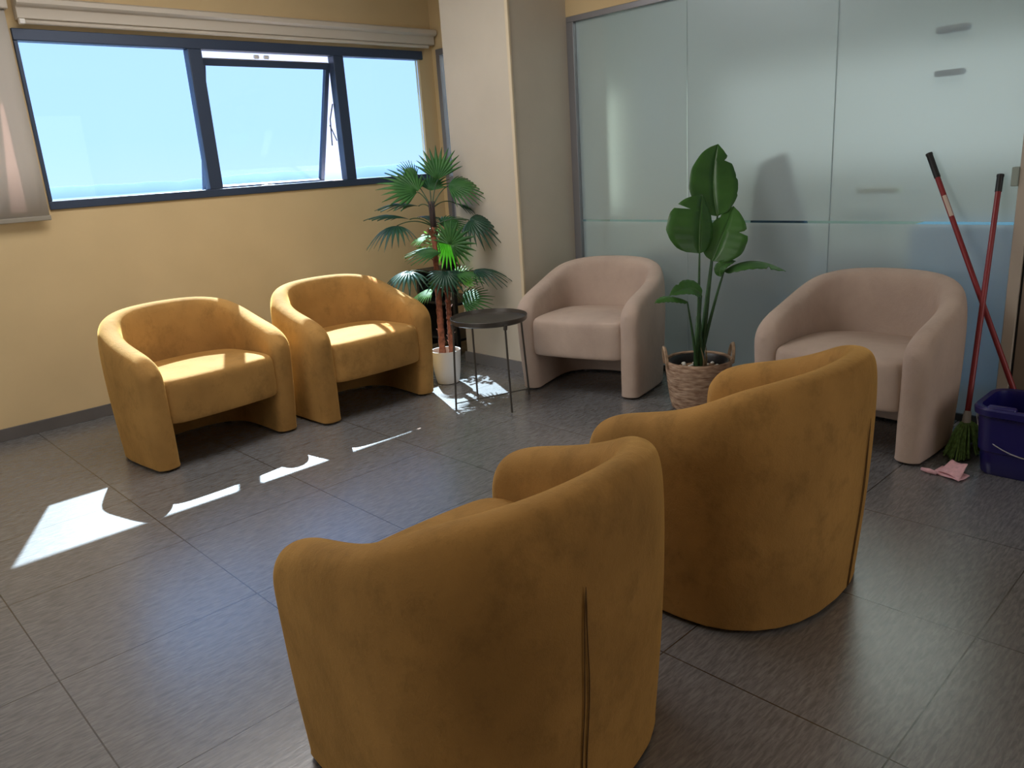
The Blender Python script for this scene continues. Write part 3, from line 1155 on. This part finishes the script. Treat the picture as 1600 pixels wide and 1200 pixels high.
def bushy(name, loc, potr, poth, spread, hgt, n, m_, lab, seed, pm):
    e_ = empty(name, loc, label=lab, cat='plant')
    b = MB(); b.lathe([(potr * .75, 0), (potr, poth), (potr * .92, poth), (potr * .9, poth - .012), (.001, poth - .012)], 28)
    b.build('pot', pm, e_, smooth='auto')
    rn = random.Random(seed)
    fb, sb2 = MB(), MB()
    for i in range(n):
        a = rn.uniform(0, 2 * PI)
        rr = spread * math.sqrt(rn.random())
        z = poth + hgt * (rn.random() ** .8) * (1 - .5 * rr / spread)
        p = Vector((rr * math.cos(a), rr * math.sin(a), z))
        if i % 5 == 0: sb2.tube(bz((p.x * .1, p.y * .1, poth - .02), (p.x * .4, p.y * .4, z), p, 6), .0018, 5)
        d = Vector((math.cos(a + rn.uniform(-.8, .8)), math.sin(a + rn.uniform(-.8, .8)), rn.uniform(-.5, .6))).normalized()
        s = d.cross(Vector((rn.uniform(-.5, .5), rn.uniform(-.5, .5), 1))).normalized()
        L, W = rn.uniform(.022, .038), rn.uniform(.010, .016)
        nn = s.cross(d)
        vs = [p, p + d * L * .35 + s * W, p + d * L * .8 + s * W * .7, p + d * L, p + d * L * .8 - s * W * .7, p + d * L * .35 - s * W, p + d * L * .5 + nn * .003]
        fb.add(vs, [(0, 1, 6), (1, 2, 6), (2, 3, 6), (3, 4, 6), (4, 5, 6), (5, 0, 6)])
    tag(fb.build('foliage', m_, e_, smooth=True), kind='stuff')
    sb2.build('stem', M['petiole'], e_, smooth=True)
    return e_


bushy('leafy_pot_plant', (stx - .02, sty, .603), .065, .10, .22, .26, 330, M['lime'], 'bushy lime green pot plant on top of the black plant stand', 3, M['black'])
bushy('leafy_pot_plant', (stx - .04, sty - .02, .378), .055, .07, .15, .12, 130, M['lime'], 'small-leaved plant in a white pot on the middle board of the black stand', 4, M['white'])

# ---------------------------------------------------------------- basket and paddle-leaved plant
BX, BY = 3.115, -.075
bk = empty('plant_basket', (BX, BY, 0), label='woven seagrass basket with two loop handles on the grey floor', cat='basket')
b = MB()
b.lathe([(.125, 0), (.140, .006), (.152, .06), (.163, .14), (.171, .21), (.174, .258), (.171, .264), (.165, .258), (.160, .20), (.150, .10), (.135, .02), (.001, .018)], 56)
b.build('basket_body', M['basket'], bk, smooth='auto')
for sg in (-1, 1):
    dv = Vector((RT.x, RT.y, 0)).normalized() * sg
    tv = Vector((-dv.y, dv.x, 0))
    b = MB()
    base = dv * .170
    for off in (-.008, 0, .008):
        pts = []
        for i in range(15):
            t = PI * i / 14
            pts.append(base + tv * (.042 * math.cos(t)) + dv * (off * .5 + .010 * math.sin(t)) + Vector((0, 0, .235 + .098 * math.sin(t) + off * .3)))
        b.tube(pts, .0055, 7)
    b.build('handle', M['handle'], bk, smooth=True)

sp = empty('bird_of_paradise_plant', (BX, BY, .02), label='paddle-leaved green plant in a black pot inside the woven basket', cat='plant')
org = Vector((BX, BY, .02))
b = MB()
b.lathe([(.105, 0), (.140, .20), (.152, .228), (.156, .232), (.150, .236), (.138, .222), (.134, .190)], 48)
b.build('pot', M['black'], sp, smooth='auto')
b = MB(); b.lathe([(.001, .187), (.1345, .185)], 32, capb=False); b.build('soil', M['soil'], sp)
DS = (Vector((BX, BY, .6)) - CAM).dot(FW)


def paddle(pts, widths, nrm, fold, notches=(), m_='strel', curl=0):
    """blade along pts; widths = half widths (left,right) along it; split where notched"""
    P = bz(*[rel2(p) for p in pts], n=28)
    lf_b = MB()
    nrm = nrm.normalized()
    for side in (-1, 1):
        vs = []
        for i, p in enumerate(P):
            t = i / 28
            tg = (P[min(28, i + 1)] - P[max(0, i - 1)]).normalized()
            sv = tg.cross(nrm).normalized() * side
            nn = sv.cross(tg).normalized() * side
            wv = widths[0 if side < 0 else 1] * (math.sin(PI * min(1, t * 1.02 + .0) ** .78) ** .62)
            if t > .985: wv = .001
            wv *= 1 + .012 * math.sin(i * .9 + side)
            for ts, dp, sd_ in notches:
                if sd_ == side and abs(t - ts) < .028: wv *= 1 - dp * (1 - abs(t - ts) / .028)
            for k in range(5):
                f = k / 4
                vs.append(p + sv * wv * f + nrm * (fold * wv * f * (1 - curl * f)) + nrm * .0018 * math.sin(i * 1.7) * f)
        fs = []
        for i in range(28):
            for k in range(4):
                o = i * 5 + k
                q = (o, o + 1, o + 6, o + 5)
                fs.append(q if side > 0 else tuple(reversed(q)))
        lf_b.add(vs, fs)
    o = lf_b.build('leaf', M[m_], sp, smooth=True, solid=.0012)
    b = MB(); b.tube([p - nrm * .001 for p in P], [.0042 * (1 - .8 * i / 28) for i in range(29)], 7)
    b.build('midrib', M['strelm'], o, smooth=True)
    return P[0]


def rel2(p): return p - org


def stem(p_top, base, bulge=(0, 0, 0), r=.0075):
    b = MB()
    mid = (Vector(base) + p_top) / 2 + Vector(bulge)
    b.tube(bz(base, mid, p_top, 14), [r * 1.55 - (r * .95) * i / 14 for i in range(15)], 9)
    b.build('stalk', M['stalk'], sp, smooth=True)


# big upright leaf
tip = paddle((at(1121, 338, DS + .02), at(1108, 280, DS + .05), at(1122, 225, DS + .06)), (.135, .125), camdir(.05, .05, 1), .16, ((.80, .8, 1), (.55, .12, 1), (.3, .1, 1)))
stem(tip, (.004, .006, .18), (0, 0, .02))
# left leaf, broad, seen from its back
tip = paddle((at(1093, 396, DS - .06), at(1092, 350, DS - .08), at(1097, 304, DS - .02)), (.178, .085), camdir(.30, .12, .9), -.12, ((.72, .75, -1), (.85, .3, 1)))
stem(tip, (-.012, -.004, .18), (0, 0, 0))
# right dark leaf
tip = paddle((at(1113, 408, DS - .02), at(1128, 372, DS - .03), at(1146, 322, DS + .03)), (.085, .135), camdir(-.35, .10, .9), .15, ((.62, .7, 1), (.8, .4, -1)))
stem(tip, (.010, -.008, .18), (0, 0, 0))
# right drooping leaf
tip = paddle((at(1131, 424, DS - .02), at(1175, 392, DS - .06), at(1228, 424, DS - .08)), (.05, .06), camdir(.1, .9, .35), -.5, ((.75, .6, 1), (.9, .6, -1)))
stem(tip, (.018, .010, .18), (.0, 0, .05))
# its bright inner flap
paddle((at(1126, 432, DS - .04), at(1118, 412, DS - .06), at(1150, 408, DS - .05)), (.03, .035), camdir(-.5, .3, .8), .3)
# left lower leaves
tip = paddle((at(1096, 462, DS - .06), at(1082, 440, DS - .10), at(1046, 462, DS - .12)), (.055, .055), camdir(-.1, .6, .8), .2, ((.7, .5, 1),))
stem(tip, (-.016, .004, .18), (-.01, 0, .0))
tip = paddle((at(1074, 472, DS - .08), at(1045, 456, DS - .14), at(1023, 474, DS - .16)), (.03, .035), camdir(.1, .8, .6), -.4)
stem(tip, (-.022, -.008, .18), (.01, 0, .0), .006)
# thick leaf bases and dry sheaths
for x, y, h_ in ((-.02, 0, .30), (.022, .004, .34), (.0, -.015, .26)):
    b = MB(); b.tube([(x, y, .17), (x * .9, y, .17 + h_ * .5), (x * .5, y * .5, .17 + h_)], [.017, .013, .006], 10)
    b.build('stalk', M['stalk'], sp, smooth=True)
for k, (x, y, dx) in enumerate(((.004, -.03, -.012), (.012, -.028, .006))):
    b = MB(); b.tube([(x, y, .175), (x + dx, y - .01, .24), (x + dx * 2.4, y, .31)], [.010, .006, .001], 7)
    b.build('dry_sheath', M['dry'], sp, smooth=True)

rnd = random.Random(11)
pm = MB()
vs, fs = [], []
for j in range(1, 6):
    for k in range(10):
        th, ph = PI * j / 6, 2 * PI * k / 10
        vs.append((math.sin(th) * math.cos(ph), math.sin(th) * math.sin(ph) * .85, math.cos(th) * .6))
vs += [(0, 0, .6), (0, 0, -.6)]
for j in range(4):
    for k in range(10):
        fs.append((j * 10 + k, (j + 1) * 10 + k, (j + 1) * 10 + (k + 1) % 10, j * 10 + (k + 1) % 10))
for k in range(10):
    fs.append((50, k, (k + 1) % 10)); fs.append((51, 40 + (k + 1) % 10, 40 + k))
pm.add(vs, fs)
peb = pm.build('pebble', M['pebble'], smooth=True)
first = True
placed = []
tries = 0
while len(placed) < 34 and tries < 3000:
    tries += 1
    a, rr = rnd.uniform(0, 2 * PI), .118 * math.sqrt(rnd.random())
    x, y = rr * math.cos(a), rr * math.sin(a)
    if math.hypot(x, y + .01) < .05: continue
    if any(math.hypot(x - q[0], y - q[1]) < .021 for q in placed): continue
    placed.append((x, y))
    s_ = rnd.uniform(.0105, .0135)
    o = peb if first else peb.copy()
    if not first: scn.collection.objects.link(o)
    first = False
    o.location = (BX + x, BY + y, .02 + .187 + s_ * .55)
    o.scale = (s_, s_, s_)
    o.rotation_euler = (0, 0, rnd.uniform(0, 6))
    tag(o, 'small white pebble on the soil of the paddle-leaved plant', 'pebble', 'white pebbles in the black pot')


# ---------------------------------------------------------------- cleaning things
def pole(name, p0, p1, lab, grip, cat):
    e_ = empty(name, p0, label=lab, cat=cat)
    v = Vector(p1) - Vector(p0)
    d = v.normalized()
    b = MB(); b.tube([d * .10, v - d * grip * .6], .0115, 14); b.build('handle_tube', M['red'], e_, smooth='auto')
    b = MB(); b.tube([v - d * grip, v - d * .012, v - d * .008, v], [.0135, .0135, .015, .0145], 14)
    b.build('grip', M['black'], e_, smooth='auto')
    return e_, d, v


mop, d, v = pole('mop', (3.220, -1.335, .045), (3.598, -1.272, 1.135), 'red-handled mop with a green strand head on the floor beside the beige armchair', .075, 'mop')
b = MB(); b.tube([d * .055, d * .125], [.019, .0145], 14); b.build('socket', M['socket'], mop, smooth='auto')
b = MB()
rn = random.Random(8)
for i in range(130):
    a = rn.uniform(0, 2 * PI)
    L = rn.uniform(.11, .175)
    # strands fall from the socket and splay over the floor
    dx, dy = math.cos(a), math.sin(a)
    ex = -.10 if dx < 0 else 0
    rad_ = L * (1.0 if dx < .3 else .62)
    w_ = rn.uniform(-.02, .02)
    p0 = Vector((d.x * .07 + dx * .012, d.y * .07 + dy * .012, d.z * .075))
    dy *= .27 if dy > 0 else .48
    p1 = Vector((dx * rad_ * .62 + w_, dy * rad_ * .62 - w_ * .5, .062 + rn.uniform(-.01, .028)))
    p2 = Vector((dx * rad_ * .85 - w_, dy * rad_ * .85, rn.uniform(-.028, .01)))
    p3 = Vector((dx * rad_ * 1.1 + w_, dy * rad_ * 1.1 + w_ * .3, -.038 + rn.uniform(0, .012)))
    pts = []
    for k in range(9):
        t = k / 8
        pts.append(p0 * (1 - t) ** 3 + p1 * 3 * t * (1 - t) ** 2 + p2 * 3 * t * t * (1 - t) + p3 * t ** 3)
    b.tube(pts, .0042, 6)
b.build('mop_head', M['mop'], mop, smooth=True)

brm, d, v = pole('broom', (3.385, -1.560, .012), (3.598, -.975, 1.238), 'red broom handle with a black grip and small sticker leaning left against the glass', .12, 'broom')
b = MB()
c = v - d * .31
tv = Vector((-.75, -.35, 0)).normalized()
tv = (tv - d * tv.dot(d)).normalized()
sv = d.cross(tv)
vs = []
for i in range(2):
    for k in range(5):
        a = -.75 + 1.5 * k / 4
        vs.append(c + d * (.10 * i) + (tv * math.cos(a) + sv * math.sin(a)) * .0121)
b.add(vs, [(k, k + 1, k + 6, k + 5) for k in range(4)])
b.build('sticker', M['paper'], brm, smooth=True)
b = MB(); b.box(-.03, .05, -.13, .13, .0, .05); b.build('broom_head', M['red'], brm, bevel=.01)


def rrect(hx_, hy_, r_, n=6):
    pts = []
    for cx, cy, a0 in ((hx_ - r_, hy_ - r_, 0), (-hx_ + r_, hy_ - r_, PI / 2), (-hx_ + r_, -hy_ + r_, PI), (hx_ - r_, -hy_ + r_, 1.5 * PI)):
        for i in range(n + 1):
            a = a0 + PI / 2 * i / n
            pts.append((cx + r_ * math.cos(a), cy + r_ * math.sin(a)))
    return pts


def loft(levels, capb=True, capt=False):
    b = MB()
    n = len(levels[0][0])
    vs, fs = [], []
    for pts, z in levels:
        vs += [(x, y, z) for x, y in pts]
    for j in range(len(levels) - 1):
        for i in range(n):
            fs.append((j * n + i, j * n + (i + 1) % n, (j + 1) * n + (i + 1) % n, (j + 1) * n + i))
    if capb: fs.append(tuple(range(n - 1, -1, -1)))
    if capt: fs.append(tuple((len(levels) - 1) * n + i for i in range(n)))
    b.add(vs, fs)
    return b


bu = empty('mop_bucket', (3.120, -1.672, 0), R(0), label='navy blue plastic mop bucket with a wire handle, cut off by the right edge', cat='bucket')
bx_, by_ = .135, .225
lv = [(rrect(bx_ - .012, by_ - .012, .05), 0), (rrect(bx_ - .006, by_ - .006, .055), .008), (rrect(bx_ + .002, by_ + .002, .06), .098),
      (rrect(bx_ + .008, by_ + .008, .06), .102), (rrect(bx_ + .016, by_ + .016, .065), .245), (rrect(bx_ + .030, by_ + .030, .075), .252),
      (rrect(bx_ + .032, by_ + .032, .075), .276), (rrect(bx_ + .026, by_ + .026, .075), .284), (rrect(bx_ + .008, by_ + .008, .065), .282),
      (rrect(bx_ + .004, by_ + .004, .06), .262), (rrect(bx_ - .006, by_ - .006, .05), .08), (rrect(bx_ - .02, by_ - .02, .05), .012)]
o = loft(lv, True, True).build('bucket_body', M['bucket'], bu, smooth='auto')
b = MB()
lw = [(rrect(.125, .085, .04), .284), (rrect(.128, .088, .04), .300), (rrect(.118, .078, .035), .302), (rrect(.105, .065, .03), .24), (rrect(.09, .05, .03), .15)]
wr = loft(lw, False, True)
wr.v = [(x, y - .09, z) for x, y, z in wr.v]
wr.build('wringer', M['bucket'], bu, smooth='auto')
b = MB(); b.box(-.155, -.120, .10, .20, .268, .292); b.build('spout', M['bucket'], bu, bevel=.01)
b = MB()
pts = []
for i in range(25):
    t = PI * i / 24
    yy = (by_ + .036) * math.cos(t)
    dr = math.sin(t) ** .8
    pts.append((-.01 - .165 * dr, yy, .262 - .155 * dr))
b.tube(pts, .0025, 8)
b.build('wire_handle', M['wire'], bu, smooth=True)

# pink folded cloth
cl = empty('folded_cloth', (2.900, -1.372, 0), R(-8), label='pink folded cloth lying on the floor in front of the green mop head', cat='cloth')
b = MB()


def sheet(pts, th=.004, n=8, seed=1, amp=.003):
    rn = random.Random(seed)
    p00, p10, p11, p01 = [Vector(p) for p in pts]
    vs = []
    for i in range(n + 1):
        for j in range(n + 1):
            u, w_ = i / n, j / n
            p = p00 * (1 - u) * (1 - w_) + p10 * u * (1 - w_) + p11 * u * w_ + p01 * (1 - u) * w_
            e_ = math.sin(u * 5 + seed) * math.sin(w_ * 4 + seed * 2) * amp * 2 + rn.uniform(-amp, amp) * .4
            vs.append(p + Vector((0, 0, e_ + amp * 2)))
    fs = [(i * (n + 1) + j, (i + 1) * (n + 1) + j, (i + 1) * (n + 1) + j + 1, i * (n + 1) + j + 1) for i in range(n) for j in range(n)]
    return vs, fs


b.add(*sheet(((-.075, -.10, .004), (-.03, .06, .004), (.07, .055, .008), (.04, -.105, .008)), seed=1))
b.add(*sheet(((-.060, -.095, .010), (-.022, .035, .014), (.075, .01, .055), (.05, -.085, .06)), seed=2))
b.build('cloth', M['pink'], cl, smooth=True, solid=.005)
b = MB(); b.tube([(-.05, .03, .014), (-.055, .07, .018), (-.05, .115, .016)], [.010, .014, .009], 10)
b.build('rolled_corner', M['pink'], cl, smooth=True)
cl.scale = (.72, .72, .72)
